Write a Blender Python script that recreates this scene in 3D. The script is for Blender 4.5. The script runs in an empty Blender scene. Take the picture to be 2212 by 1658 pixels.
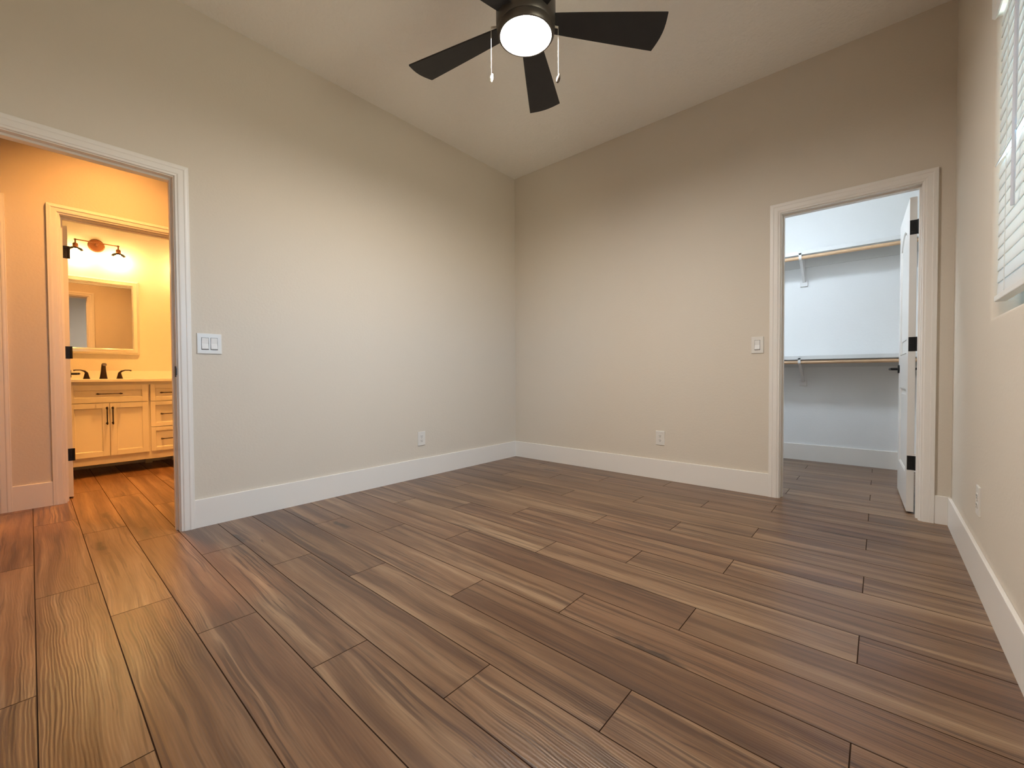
import bpy, bmesh, math, random
from mathutils import Vector, Matrix
random.seed(7)
S = bpy.context.scene
COL = S.collection
PI = math.pi

# ------------------------------------------------------------------ camera
cam_d = bpy.data.cameras.new('camera')
cam = bpy.data.objects.new('camera', cam_d)
COL.objects.link(cam)
R_ = Vector((0.75315514, 0.6578233, -0.00508274))
U_ = Vector((-0.00923108, 0.01829384, 0.99979004))
F_ = Vector((-0.65777817, 0.75295009, -0.01985052))
cam.matrix_world = Matrix(((R_.x, U_.x, -F_.x, 3.04837),
                           (R_.y, U_.y, -F_.y, -3.54731),
                           (R_.z, U_.z, -F_.z, 0.893),
                           (0, 0, 0, 1)))
cam_d.sensor_fit = 'HORIZONTAL'
cam_d.sensor_width = 36.0
cam_d.lens = 36.0 * 909.104 / 2212.0
cam_d.clip_start = 0.02
S.camera = cam

# ------------------------------------------------------------------ light levels, exposure
SKY_COL, SKY_STR = (0.22, 0.60, 1.0), 14.5     # daylight outside the window
FAN_COL, FAN_STR = (1.0, 0.965, 0.92), 375.0    # fan lamp lens
BATH_COL, BATH_STR = (1.0, 0.66, 0.27), 175.0  # vanity bulbs
CLOS_COL, CLOS_STR = (0.74, 0.87, 1.0), 110.0  # added closet light out of view, hung low to brighten the lower wall
HDWN_COL, HDWN_STR = (1.0, 0.44, 0.115), 1350.0  # added hallway downlight out of view, guessed source of the floor glow
BDWN_COL, BDWN_STR = (1.0, 0.45, 0.10), 1950.0  # added bathroom downlight out of view, brightens vanity front and floor
vs = S.view_settings
S.display_settings.display_device = 'sRGB'
vs.view_transform = 'Standard'
vs.look = 'None'
vs.gamma = 1.0
vs.use_curve_mapping = False
vs.exposure = 0.0

world = bpy.data.worlds.new('sky')
S.world = world
world.use_nodes = True
bg = world.node_tree.nodes['Background']
bg.inputs[1].default_value = SKY_STR
_t = world.node_tree.nodes.new('ShaderNodeTexCoord')
_s = world.node_tree.nodes.new('ShaderNodeSeparateXYZ')
_r = world.node_tree.nodes.new('ShaderNodeValToRGB')
_r.color_ramp.elements[0].position = 0.0
_r.color_ramp.elements[0].color = (0.74, 0.73, 0.57, 1)
_r.color_ramp.elements[1].position = 0.05
_r.color_ramp.elements[1].color = (*SKY_COL, 1)
world.node_tree.links.new(_t.outputs['Generated'], _s.inputs[0])
world.node_tree.links.new(_s.outputs['Z'], _r.inputs['Fac'])
world.node_tree.links.new(_r.outputs['Color'], bg.inputs[0])
# sampling portal across the added open half of the window, out of view (gives no light of its own)
_p = bpy.data.lights.new('window_portal', 'AREA')
_p.shape = 'RECTANGLE'
_p.size, _p.size_y = 1.20, 0.75
_p.cycles.is_portal = True
portal = bpy.data.objects.new('window_portal', _p)
COL.objects.link(portal)
portal.matrix_world = Matrix(((0, 0, 1, 3.49), (0, 1, 0, -2.24), (-1, 0, 0, 1.72), (0, 0, 0, 1)))


# ------------------------------------------------------------------ materials
def lin(c):
    return tuple(((v / 255) / 12.92 if v / 255 <= 0.04045 else ((v / 255 + 0.055) / 1.055) ** 2.4) for v in c)


def mat(name, rgb, rough=0.5, spec=0.5, metal=0.0, bump=None, noise=0.0, nscale=6.0):
    """Principled surface; rgb in sRGB 0-255; bump = (scale, strength, distance); noise = slight tone mottling."""
    m = bpy.data.materials.new(name)
    m.use_nodes = True
    nt = m.node_tree
    b = nt.nodes['Principled BSDF']
    b.inputs['Roughness'].default_value = rough
    b.inputs['Specular IOR Level'].default_value = spec
    b.inputs['Metallic'].default_value = metal
    c = lin(rgb)
    b.inputs['Base Color'].default_value = (*c, 1)
    tc = nt.nodes.new('ShaderNodeTexCoord')
    if noise:
        n = nt.nodes.new('ShaderNodeTexNoise')
        n.inputs['Scale'].default_value = nscale
        n.inputs['Detail'].default_value = 4
        nt.links.new(tc.outputs['Object'], n.inputs['Vector'])
        r = nt.nodes.new('ShaderNodeValToRGB')
        r.color_ramp.elements[0].position = 0.3
        r.color_ramp.elements[1].position = 0.7
        r.color_ramp.elements[0].color = (*[v * (1 - noise) for v in c], 1)
        r.color_ramp.elements[1].color = (*[min(1, v * (1 + noise)) for v in c], 1)
        nt.links.new(n.outputs['Fac'], r.inputs['Fac'])
        nt.links.new(r.outputs['Color'], b.inputs['Base Color'])
    if bump:
        n2 = nt.nodes.new('ShaderNodeTexNoise')
        n2.inputs['Scale'].default_value = bump[0]
        n2.inputs['Detail'].default_value = 3
        nt.links.new(tc.outputs['Object'], n2.inputs['Vector'])
        bp = nt.nodes.new('ShaderNodeBump')
        bp.inputs['Strength'].default_value = bump[1]
        bp.inputs['Distance'].default_value = bump[2]
        nt.links.new(n2.outputs['Fac'], bp.inputs['Height'])
        nt.links.new(bp.outputs['Normal'], b.inputs['Normal'])
    return m


def emis(name, col, strength):
    m = bpy.data.materials.new(name)
    m.use_nodes = True
    nt = m.node_tree
    nt.nodes.remove(nt.nodes['Principled BSDF'])
    e = nt.nodes.new('ShaderNodeEmission')
    e.inputs[0].default_value = (*col, 1)
    e.inputs[1].default_value = strength
    nt.links.new(e.outputs[0], nt.nodes['Material Output'].inputs[0])
    return m


def glass(name, tint=(1, 1, 1), gloss=0.08, rough=0.02):
    m = bpy.data.materials.new(name)
    m.use_nodes = True
    nt = m.node_tree
    nt.nodes.remove(nt.nodes['Principled BSDF'])
    t = nt.nodes.new('ShaderNodeBsdfTransparent')
    t.inputs[0].default_value = (*tint, 1)
    g = nt.nodes.new('ShaderNodeBsdfGlossy')
    g.inputs['Roughness'].default_value = rough
    f = nt.nodes.new('ShaderNodeFresnel')
    f.inputs[0].default_value = 1.45
    mx = nt.nodes.new('ShaderNodeMixShader')
    mu = nt.nodes.new('ShaderNodeMath')
    mu.operation = 'ADD'
    mu.inputs[1].default_value = gloss - 0.04
    mu.use_clamp = True
    nt.links.new(f.outputs[0], mu.inputs[0])
    nt.links.new(mu.outputs[0], mx.inputs[0])
    nt.links.new(t.outputs[0], mx.inputs[1])
    nt.links.new(g.outputs[0], mx.inputs[2])
    nt.links.new(mx.outputs[0], nt.nodes['Material Output'].inputs[0])
    return m


def slat_mat():
    m = bpy.data.materials.new('blind_slat_white')
    m.use_nodes = True
    nt = m.node_tree
    b = nt.nodes['Principled BSDF']
    b.inputs['Base Color'].default_value = (*lin((244, 243, 238)), 1)
    b.inputs['Roughness'].default_value = 0.4
    t = nt.nodes.new('ShaderNodeBsdfTranslucent')
    t.inputs[0].default_value = (0.95, 0.95, 0.93, 1)
    mx = nt.nodes.new('ShaderNodeMixShader')
    mx.inputs[0].default_value = 0.20
    nt.links.new(b.outputs[0], mx.inputs[1])
    nt.links.new(t.outputs[0], mx.inputs[2])
    nt.links.new(mx.outputs[0], nt.nodes['Material Output'].inputs[0])
    return m


def wood_mat():
    """Vinyl plank oak: UV is metres along (u) / across (v) the plank, 'tone' is one random colour per plank."""
    m = bpy.data.materials.new('oak_plank')
    m.use_nodes = True
    nt = m.node_tree
    N, L = nt.nodes, nt.links
    b = N['Principled BSDF']
    uv = N.new('ShaderNodeUVMap')
    uv.uv_map = 'plank'
    at = N.new('ShaderNodeAttribute')
    at.attribute_name = 'tone'
    sep = N.new('ShaderNodeSeparateColor')
    L.new(at.outputs['Color'], sep.inputs[0])

    # the grain wanders a little across the plank
    wm = N.new('ShaderNodeMapping')
    wm.inputs['Scale'].default_value = (1.9, 3.0, 1)
    L.new(uv.outputs[0], wm.inputs[0])
    wn = N.new('ShaderNodeTexNoise')
    wn.inputs['Scale'].default_value = 1
    wn.inputs['Detail'].default_value = 2
    L.new(wm.outputs[0], wn.inputs['Vector'])
    wv = N.new('ShaderNodeVectorMath')
    wv.operation = 'MULTIPLY_ADD'
    wv.inputs[1].default_value = (0, 0.045, 0)
    L.new(wn.outputs['Color'], wv.inputs[0])
    L.new(uv.outputs[0], wv.inputs[2])

    def mapping(sx, sy):
        mp = N.new('ShaderNodeMapping')
        mp.inputs['Scale'].default_value = (sx, sy, 1)
        L.new(wv.outputs[0], mp.inputs[0])
        return mp.outputs[0]

    def noise(sx, sy, detail=3, dist=0.0, rough=0.55):
        n = N.new('ShaderNodeTexNoise')
        n.inputs['Scale'].default_value = 1
        n.inputs['Detail'].default_value = detail
        n.inputs['Roughness'].default_value = rough
        n.inputs['Distortion'].default_value = dist
        L.new(mapping(sx, sy), n.inputs['Vector'])
        return n.outputs['Fac']

    def ramp(fac, stops):
        r = N.new('ShaderNodeValToRGB')
        e = r.color_ramp.elements
        e[0].position, e[0].color = stops[0][0], (*stops[0][1], 1)
        e[1].position, e[1].color = stops[-1][0], (*stops[-1][1], 1)
        for p, c in stops[1:-1]:
            x = e.new(p)
            x.color = (*c, 1)
        L.new(fac, r.inputs['Fac'])
        return r.outputs['Color']

    def mix(kind, fac, a, c):
        x = N.new('ShaderNodeMix')
        x.data_type = 'RGBA'
        x.blend_type = kind
        if isinstance(fac, float):
            x.inputs['Factor'].default_value = fac
        else:
            L.new(fac, x.inputs['Factor'])
        for k, v in ((6, a), (7, c)):
            if isinstance(v, tuple):
                x.inputs[k].default_value = (*v, 1)
            else:
                L.new(v, x.inputs[k])
        return x.outputs[2]

    def math_(op, a, c=None, clamp=False):
        x = N.new('ShaderNodeMath')
        x.operation = op
        x.use_clamp = clamp
        for k, v in ((0, a), (1, c)):
            if v is None:
                continue
            if isinstance(v, (float, int)):
                x.inputs[k].default_value = v
            else:
                L.new(v, x.inputs[k])
        return x.outputs[0]

    # broad lengthwise bands, lifted or lowered plank by plank
    band = noise(0.7, 13, 4, 0.5)
    band = math_('ADD', band, math_('MULTIPLY', math_('SUBTRACT', sep.outputs[0], 0.5), 0.10))
    col = ramp(band, [(0.27, lin((80, 52, 33))), (0.41, lin((108, 77, 52))),
                      (0.53, lin((130, 98, 70))), (0.70, lin((161, 131, 100)))])
    # reddish or greyish cast per plank
    col = mix('MIX', math_('MULTIPLY', sep.outputs[1], 0.30), col, lin((134, 92, 64)))
    # fine pores
    fine = ramp(noise(9, 260, 2), [(0.3, (0.80, 0.80, 0.80)), (0.62, (1.05, 1.05, 1.05))])
    col = mix('MULTIPLY', 0.75, col, fine)
    med = ramp(noise(2.2, 60, 3, 0.6), [(0.34, (0.74, 0.70, 0.66)), (0.55, (1.0, 1.0, 1.0))])
    col = mix('MULTIPLY', 0.6, col, med)
    # growth rings (cathedral lines)
    w = N.new('ShaderNodeTexWave')
    w.wave_type = 'BANDS'
    w.bands_direction = 'Y'
    w.inputs['Scale'].default_value = 7
    w.inputs['Distortion'].default_value = 11
    w.inputs['Detail'].default_value = 2.5
    w.inputs['Detail Scale'].default_value = 0.55
    w.inputs['Detail Roughness'].default_value = 0.45
    L.new(mapping(0.9, 5.5), w.inputs['Vector'])
    rings = ramp(w.outputs['Fac'], [(0.05, (0.82, 0.79, 0.75)), (0.35, (1, 1, 1))])
    col = mix('MULTIPLY', math_('MULTIPLY', sep.outputs[2], 0.7), col, rings)
    # dark mineral streaks
    st = math_('ADD', noise(0.75, 17, 5, 1.0, 0.5), math_('MULTIPLY', sep.outputs[1], 0.06))
    streak = ramp(st, [(0.555, (0, 0, 0)), (0.67, (1, 1, 1))])
    col = mix('MIX', math_('MULTIPLY', streak, 0.72), col, lin((82, 53, 35)))
    # bundles of fine dark lines inside the darker bands
    ln = ramp(noise(0.8, 62, 2, 0.7, 0.5), [(0.42, (1, 1, 1)), (0.49, (0, 0, 0))])
    lm = ramp(noise(0.6, 9, 3, 0.8), [(0.47, (0, 0, 0)), (0.56, (1, 1, 1))])
    col = mix('MIX', math_('MULTIPLY', math_('MULTIPLY', ln, lm), 0.78), col, lin((70, 44, 28)))
    st2 = noise(1.3, 34, 3, 2.4, 0.5)
    streak2 = ramp(st2, [(0.645, (0, 0, 0)), (0.70, (1, 1, 1))])
    col = mix('MIX', math_('MULTIPLY', streak2, 0.7), col, lin((66, 40, 25)))
    # sparse knots with a dark drawn-out halo
    vo = N.new('ShaderNodeTexVoronoi')
    vo.inputs['Scale'].default_value = 1
    nd = N.new('ShaderNodeTexNoise')
    nd.inputs['Scale'].default_value = 14
    L.new(uv.outputs[0], nd.inputs['Vector'])
    va = N.new('ShaderNodeVectorMath')
    va.operation = 'MULTIPLY_ADD'
    va.inputs[1].default_value = (0.30, 0.30, 0)
    L.new(nd.outputs['Color'], va.inputs[0])
    L.new(mapping(1.2, 6.5), va.inputs[2])
    L.new(va.outputs[0], vo.inputs['Vector'])
    cs = N.new('ShaderNodeSeparateColor')
    L.new(vo.outputs['Color'], cs.inputs[0])
    on = math_('GREATER_THAN', cs.outputs[0], 0.36)
    core = ramp(vo.outputs['Distance'], [(0.08, (1, 1, 1)), (0.17, (0, 0, 0))])
    halo = ramp(vo.outputs['Distance'], [(0.05, (1, 1, 1)), (0.42, (0, 0, 0))])
    col = mix('MIX', math_('MULTIPLY', math_('MULTIPLY', halo, on), 0.45), col, lin((96, 62, 40)))
    col = mix('MIX', math_('MULTIPLY', math_('MULTIPLY', core, on), 0.85), col, lin((48, 30, 20)))
    L.new(col, b.inputs['Base Color'])
    rr = N.new('ShaderNodeMapRange')
    rr.inputs['To Min'].default_value = 0.25
    rr.inputs['To Max'].default_value = 0.38
    L.new(noise(5, 120, 3), rr.inputs['Value'])
    L.new(rr.outputs[0], b.inputs['Roughness'])
    b.inputs['Specular IOR Level'].default_value = 0.80
    bp = N.new('ShaderNodeBump')
    bp.inputs['Strength'].default_value = 0.30
    bp.inputs['Distance'].default_value = 0.0012
    L.new(math_('ADD', noise(5, 150, 3), math_('MULTIPLY', w.outputs['Fac'], 0.5)), bp.inputs['Height'])
    L.new(bp.outputs[0], b.inputs['Normal'])
    return m


M = {}
M['wall'] = mat('greige_wall_paint', (219, 209, 194), 0.75, 0.25, bump=(70, 0.20, 0.004))
M['closet_wall'] = mat('white_closet_paint', (238, 238, 237), 0.75, 0.25, bump=(70, 0.20, 0.004))
M['ceiling'] = mat('ceiling_texture_paint', (247, 243, 235), 0.85, 0.2, bump=(46, 0.75, 0.007))
M['trim'] = mat('white_trim_paint', (238, 233, 226), 0.38, 0.45, bump=(30, 0.03, 0.001))
M['door'] = mat('white_door_paint', (226, 221, 214), 0.35, 0.45, bump=(30, 0.03, 0.001))
M['plastic'] = mat('white_plastic', (228, 224, 217), 0.28, 0.5)
M['rocker'] = mat('white_rocker_plastic', (236, 235, 233), 0.2, 0.5)
M['slot'] = mat('dark_slot', (62, 56, 50), 0.7, 0.2)
M['black'] = mat('matte_black_metal', (20, 19, 19), 0.42, 0.5, 0.3)
M['bronze'] = mat('oil_rubbed_bronze', (42, 26, 20), 0.36, 0.5, 0.6, noise=0.2, nscale=40)
M['brown_metal'] = mat('brown_fixture_metal', (120, 78, 52), 0.35, 0.5, 0.7)
M['fan_body'] = mat('dark_fan_metal', (86, 80, 74), 0.36, 0.5, 0.6)
M['fan_blade'] = mat('black_fan_blade', (30, 28, 29), 0.5, 0.4, noise=0.15, nscale=20)
M['chain'] = mat('pull_chain_metal', (206, 198, 186), 0.45, 0.4, 0.4)
M['fob_white'] = mat('white_fob', (238, 234, 222), 0.35)
M['fob_dark'] = mat('dark_fob', (70, 56, 44), 0.4)
M['rod'] = mat('closet_rod_wood', (206, 170, 134), 0.45, 0.4, noise=0.08, nscale=9)
M['shelf'] = mat('white_shelf_paint', (222, 222, 220), 0.45, 0.4)
M['bracket'] = mat('white_bracket_metal', (226, 224, 222), 0.35)
M['vanity'] = mat('white_vanity_paint', (232, 224, 210), 0.4, 0.4)
M['stone'] = mat('white_counter_stone', (236, 230, 218), 0.22, 0.5, noise=0.03)
M['mirror'] = mat('mirror_silver', (236, 236, 234), 0.015, 0.5, 1.0)
M['mirror_frame'] = mat('bevelled_mirror_border', (236, 232, 222), 0.10, 0.5, 0.55)
M['slat'] = slat_mat()
M['blind_white'] = mat('blind_white_trim', (238, 236, 230), 0.4)
M['wand'] = mat('clear_grey_wand', (214, 216, 226), 0.15, 0.6)
M['win_frame'] = mat('dark_bronze_window', (34, 28, 23), 0.45)
M['sill'] = M['wall']
M['glass'] = glass('window_glass')
M['shade_glass'] = glass('clear_shade_glass', (0.97, 0.95, 0.9), 0.10)
M['fan_lens'] = emis('lit_fan_lens', FAN_COL, FAN_STR)
M['bulb'] = emis('lit_vanity_bulb', BATH_COL, BATH_STR)
M['closet_lens'] = emis('lit_unseen_closet_diffuser', CLOS_COL, CLOS_STR)
M['hall_down'] = emis('lit_unseen_hall_downlight', HDWN_COL, HDWN_STR)
M['bath_down'] = emis('lit_unseen_bathroom_downlight', BDWN_COL, BDWN_STR)
M['baffle'] = mat('dark_baffle', (60, 58, 55), 0.8, 0.2)
M['wood'] = wood_mat()
M['groove'] = mat('plank_groove', (56, 39, 28), 0.8, 0.1)


# ------------------------------------------------------------------ mesh helpers
def obj(name, bm, m, parent=None, smooth=False, loc=None):
    """Link a bmesh as ONE mesh object; m is a material or a list. Geometry is in world space unless loc/parent say else."""
    bmesh.ops.recalc_face_normals(bm, faces=bm.faces[:])
    me = bpy.data.meshes.new(name)
    bm.to_mesh(me)
    bm.free()
    for x in (m if isinstance(m, (list, tuple)) else [m]):
        me.materials.append(x)
    if smooth:
        for p in me.polygons:
            p.use_smooth = True
        try:
            me.set_sharp_from_angle(angle=math.radians(38))
        except Exception:
            pass
    o = bpy.data.objects.new(name, me)
    COL.objects.link(o)
    if loc is not None:
        o.location = loc
    if parent is not None:
        o.parent = parent
        if loc is None:      # geometry given in world coordinates
            P = parent
            T = Matrix.Identity(4)
            while P is not None:
                T = P.matrix_basis @ T
                P = P.parent
            me.transform(T.inverted())
    return o


def tag(o, label=None, cat=None, group=None, kind=None):
    if label:
        o['label'] = label
    if cat:
        o['category'] = cat
    if group:
        o['group'] = group
    if kind:
        o['kind'] = kind
    return o


def thing(name, label, cat, loc=(0, 0, 0), rotz=0.0, group=None, kind=None):
    o = bpy.data.objects.new(name, None)
    o.empty_display_size = 0.05
    COL.objects.link(o)
    o.location = loc
    o.rotation_euler = (0, 0, rotz)
    return tag(o, label, cat, group, kind)


def box(bm, x0, x1, y0, y1, z0, z1, bev=0.0, mi=0, T=None):
    b2 = bmesh.new()
    bmesh.ops.create_cube(b2, size=1.0)
    for v in b2.verts:
        v.co = Vector((x0 + (v.co.x + .5) * (x1 - x0), y0 + (v.co.y + .5) * (y1 - y0), z0 + (v.co.z + .5) * (z1 - z0)))
    if bev:
        bmesh.ops.bevel(b2, geom=b2.edges[:], offset=bev, segments=2, profile=0.6, affect='EDGES')
    if T is not None:
        b2.transform(T)
    merge(bm, b2, mi)


def merge(bm, b2, mi=0):
    mp = {}
    for v in b2.verts:
        mp[v] = bm.verts.new(v.co)
    for f in b2.faces:
        nf = bm.faces.new([mp[v] for v in f.verts])
        nf.material_index = mi
        nf.smooth = f.smooth
    b2.free()


def lathe(bm, prof, seg=40, T=None, mi=0):
    """prof = [(r, z)...] spun about z; ends with r=0 close themselves."""
    b2 = bmesh.new()
    rings = []
    for r, z in prof:
        if r < 1e-6:
            rings.append([b2.verts.new((0, 0, z))])
        else:
            rings.append([b2.verts.new((r * math.cos(2 * PI * k / seg), r * math.sin(2 * PI * k / seg), z)) for k in range(seg)])
    for a, c in zip(rings, rings[1:]):
        for k in range(seg):
            k2 = (k + 1) % seg
            vs_ = []
            for v in ((a[k % len(a)]), (a[k2 % len(a)]), (c[k2 % len(c)]), (c[k % len(c)])):
                if v not in vs_:
                    vs_.append(v)
            if len(vs_) >= 3:
                b2.faces.new(vs_)
    if T is not None:
        b2.transform(T)
    merge(bm, b2, mi)


def tube(bm, pts, r, seg=12, mi=0):
    """round bar along a polyline; r a number or one per point."""
    pts = [Vector(p) for p in pts]
    rs = r if isinstance(r, (list, tuple)) else [r] * len(pts)
    b2 = bmesh.new()
    prev = None
    rings = []
    for i, p in enumerate(pts):
        d = (pts[min(i + 1, len(pts) - 1)] - pts[max(i - 1, 0)]).normalized()
        if prev is None:
            a = d.orthogonal().normalized()
        else:
            a = (prev - d * prev.dot(d)).normalized()
        prev = a
        c = d.cross(a)
        rings.append([b2.verts.new(p + rs[i] * (math.cos(2 * PI * k / seg) * a + math.sin(2 * PI * k / seg) * c)) for k in range(seg)])
    for a, c in zip(rings, rings[1:]):
        for k in range(seg):
            b2.faces.new((a[k], a[(k + 1) % seg], c[(k + 1) % seg], c[k]))
    b2.faces.new(rings[0][::-1])
    b2.faces.new(rings[-1])
    merge(bm, b2, mi)


def prism(bm, poly, axis, a0, a1, mi=0, T=None):
    """extrude a 2-D polygon along an axis ('x','y','z'); poly coords are the other two axes in order."""
    b2 = bmesh.new()

    def at(p, a):
        return {'x': (a, p[0], p[1]), 'y': (p[0], a, p[1]), 'z': (p[0], p[1], a)}[axis]
    A = [b2.verts.new(at(p, a0)) for p in poly]
    B = [b2.verts.new(at(p, a1)) for p in poly]
    n = len(poly)
    for k in range(n):
        b2.faces.new((A[k], A[(k + 1) % n], B[(k + 1) % n], B[k]))
    b2.faces.new(A[::-1])
    b2.faces.new(B)
    if T is not None:
        b2.transform(T)
    merge(bm, b2, mi)


# ------------------------------------------------------------------ room dimensions
H = 3.05
W = 3.37            # bedroom width (left wall x = 0, window wall x = W); back wall y = 0
REAR = -4.10
BB = 0.167          # baseboard height
TH = 0.115          # partition thickness
# openings: jamb faces and head height
BED = (-3.805, -2.992, 2.036)      # doorway to the hall, in the left wall (y0, y1, z)
CLO = (2.513, 3.231, 2.036)        # closet doorway, in the back wall (x0, x1, z)
BAT = (-3.386, -2.658, 2.040)      # bathroom doorway, in the hall wall
HD3 = (-4.425, -3.709, 2.040)      # closed hall door
JT = 0.018
HX0, HX1 = -1.325, -1.440          # hall wall faces
BX = -2.82                         # bathroom far wall
WIN = (-2.62, -1.09, 1.114, 2.325)


def wall(name, axis, p0, p1, u0, u1, z0, z1, holes=(), mats=None, bevel_front=0.0):
    """Wall slab between planes p0 (front) and p1 across 'axis', spanning u0..u1, z0..z1, with rectangular holes."""
    us = sorted({u0, u1, *[h[0] for h in holes], *[h[1] for h in holes]})
    zs = sorted({z0, z1, *[h[2] for h in holes], *[h[3] for h in holes]})
    bm = bmesh.new()
    vc = {}

    def vert(p, u, z):
        k = (p, u, z)
        if k not in vc:
            vc[k] = bm.verts.new((p, u, z) if axis == 'x' else (u, p, z))
        return vc[k]

    def solid(i, j):
        if i < 0 or j < 0 or i >= len(us) - 1 or j >= len(zs) - 1:
            return False
        cu, cz = (us[i] + us[i + 1]) / 2, (zs[j] + zs[j + 1]) / 2
        return not any(h[0] < cu < h[1] and h[2] < cz < h[3] for h in holes)
    for i in range(len(us) - 1):
        for j in range(len(zs) - 1):
            if not solid(i, j):
                continue
            a, b, c, d = us[i], us[i + 1], zs[j], zs[j + 1]
            f = bm.faces.new((vert(p0, a, c), vert(p0, b, c), vert(p0, b, d), vert(p0, a, d)))
            f.material_index = 0
            f = bm.faces.new((vert(p1, a, c), vert(p1, a, d), vert(p1, b, d), vert(p1, b, c)))
            f.material_index = 1 if mats and len(mats) > 1 else 0
            for di, dj, e in ((-1, 0, ((a, c), (a, d))), (1, 0, ((b, c), (b, d))), (0, -1, ((a, c), (b, c))), (0, 1, ((a, d), (b, d)))):
                if not solid(i + di, j + dj):
                    f = bm.faces.new((vert(p0, *e[0]), vert(p0, *e[1]), vert(p1, *e[1]), vert(p1, *e[0])))
    if bevel_front:
        h = holes[0]
        bm.edges.ensure_lookup_table()
        ed = []
        for e in bm.edges:
            cs = [(v.co.x, v.co.y, v.co.z) if axis == 'x' else (v.co.y, v.co.x, v.co.z) for v in e.verts]
            if all(abs(c[0] - p0) < 1e-5 for c in cs) and all(h[0] - 1e-4 <= c[1] <= h[1] + 1e-4 and h[2] - 1e-4 <= c[2] <= h[3] + 1e-4 for c in cs):
                mid = [(cs[0][k] + cs[1][k]) / 2 for k in range(3)]
                if (abs(mid[1] - h[0]) < 1e-4 or abs(mid[1] - h[1]) < 1e-4 or abs(mid[2] - h[2]) < 1e-4 or abs(mid[2] - h[3]) < 1e-4):
                    ed.append(e)
        bmesh.ops.bevel(bm, geom=ed, offset=bevel_front, segments=6, profile=0.5, affect='EDGES')
    o = obj(name, bm, mats or [M['wall']])
    if bevel_front:
        for p in o.data.polygons:
            p.use_smooth = True
        o.data.set_sharp_from_angle(angle=math.radians(40))
    return tag(o, kind='structure')


XL, XR, YN, YF = -2.92, 3.52, -4.75, 1.84
wall('wall_left', 'x', 0.0, -TH, YN, 0.0, 0, H, [(BED[0] - JT, BED[1] + JT, 0, BED[2] + JT)])
wall('wall_back', 'y', 0.0, TH, -TH, W, 0, H, [(CLO[0] - JT, CLO[1] + JT, 0, CLO[2] + JT)], [M['wall'], M['closet_wall']])
wall('wall_right', 'x', W, XR, REAR, YF, 0, H, [WIN], None, 0.030)
wall('wall_rear', 'y', REAR, REAR - 0.1, 0.0, XR, 0, H)
wall('wall_closet_back', 'y', 1.74, YF, 1.5, W, 0, H, (), [M['closet_wall']])
wall('wall_closet_left', 'x', 1.6, 1.5, TH, 1.74, 0, H, (), [M['closet_wall']])
wall('wall_hall', 'x', HX0, HX1, YN, -1.2, 0, H, [(BAT[0] - JT, BAT[1] + JT, 0, BAT[2] + JT), (HD3[0] - JT, HD3[1] + JT, 0, HD3[2] + JT)])
wall('wall_hall_far', 'y', -1.2, -1.1, XL, -TH, 0, H)
wall('wall_hall_near', 'y', -4.65, YN, XL, -TH, 0, H)
wall('wall_bathroom', 'x', BX, XL, -4.65, -1.2, 0, H)
bm = bmesh.new()
box(bm, XL, XR, YN, YF, H, H + 0.1)
tag(obj('ceiling', bm, M['ceiling']), kind='structure')


# ------------------------------------------------------------------ plank floor: one mesh, planks 185 mm wide with eased edges
def build_floor():
    bm = bmesh.new()
    uvl = bm.loops.layers.uv.new('plank')
    cl = bm.loops.layers.float_color.new('tone')
    rng = random.Random(21)
    starts = (0.49, 0.89, 1.27)
    LEN, WID, Y0 = 1.257, 0.185, -3.551
    x_lo, x_hi, y_lo, y_hi = XL, XR, YN, YF
    ch, dp = 0.0016, 0.0016
    for r in range(-7, 30):
        ya, yb = Y0 + r * WID, Y0 + (r + 1) * WID
        if yb < y_lo or ya > y_hi:
            continue
        x = starts[r % 3] - 4 * LEN
        while x < x_hi:
            xa, xb = max(x, x_lo), min(x + LEN, x_hi)
            y1, y2 = max(ya, y_lo), min(yb, y_hi)
            ox, oy = rng.uniform(0, 60), rng.uniform(0, 60)
            tone = (min(1, max(0, rng.gauss(.5, .24))), rng.random() ** 1.6, rng.random() ** 2, 1)
            flip = rng.choice((-1, 1))
            if xb - xa > 0.01 and y2 - y1 > 0.005:
                o = [(xa, y1, -dp), (xb, y1, -dp), (xb, y2, -dp), (xa, y2, -dp)]
                i = [(xa + ch, y1 + ch, 0), (xb - ch, y1 + ch, 0), (xb - ch, y2 - ch, 0), (xa + ch, y2 - ch, 0)]
                ov = [bm.verts.new(p) for p in o]
                iv = [bm.verts.new(p) for p in i]
                fs = [bm.faces.new(iv)]
                for k in range(4):
                    fs.append(bm.faces.new((ov[k], ov[(k + 1) % 4], iv[(k + 1) % 4], iv[k])))
                for n, f in enumerate(fs):
                    f.material_index = 0 if n == 0 else 1
                    for lp in f.loops:
                        lp[uvl].uv = (ox + flip * (lp.vert.co.x - x), oy + (lp.vert.co.y - ya))
                        lp[cl] = tone
            x += LEN
    # slab under the planks
    z = -dp
    c = [(x_lo, y_lo), (x_hi, y_lo), (x_hi, y_hi), (x_lo, y_hi)]
    b = [bm.verts.new((p[0], p[1], -0.06)) for p in c]
    t = [bm.verts.new((p[0], p[1], z - 0.0004)) for p in c]
    for vs_ in (b[::-1], t, *[(b[k], b[(k + 1) % 4], t[(k + 1) % 4], t[k]) for k in range(4)]):
        f = bm.faces.new(vs_)
        f.material_index = 1
    me = bpy.data.meshes.new('floor')
    bm.to_mesh(me)
    bm.free()
    me.materials.append(M['wood'])
    me.materials.append(M['groove'])
    o = bpy.data.objects.new('floor', me)
    COL.objects.link(o)
    return tag(o, kind='structure')


build_floor()


# ------------------------------------------------------------------ casings and jambs
PROF = [(0, 0), (0, .008), (.003, .011), (.011, .012), (.015, .0155), (.020, .0165), (.040, .0170), (.044, .0195), (.050, .0195), (.056, .0185), (.063, .0185), (.065, .0165), (.065, 0)]


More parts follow.
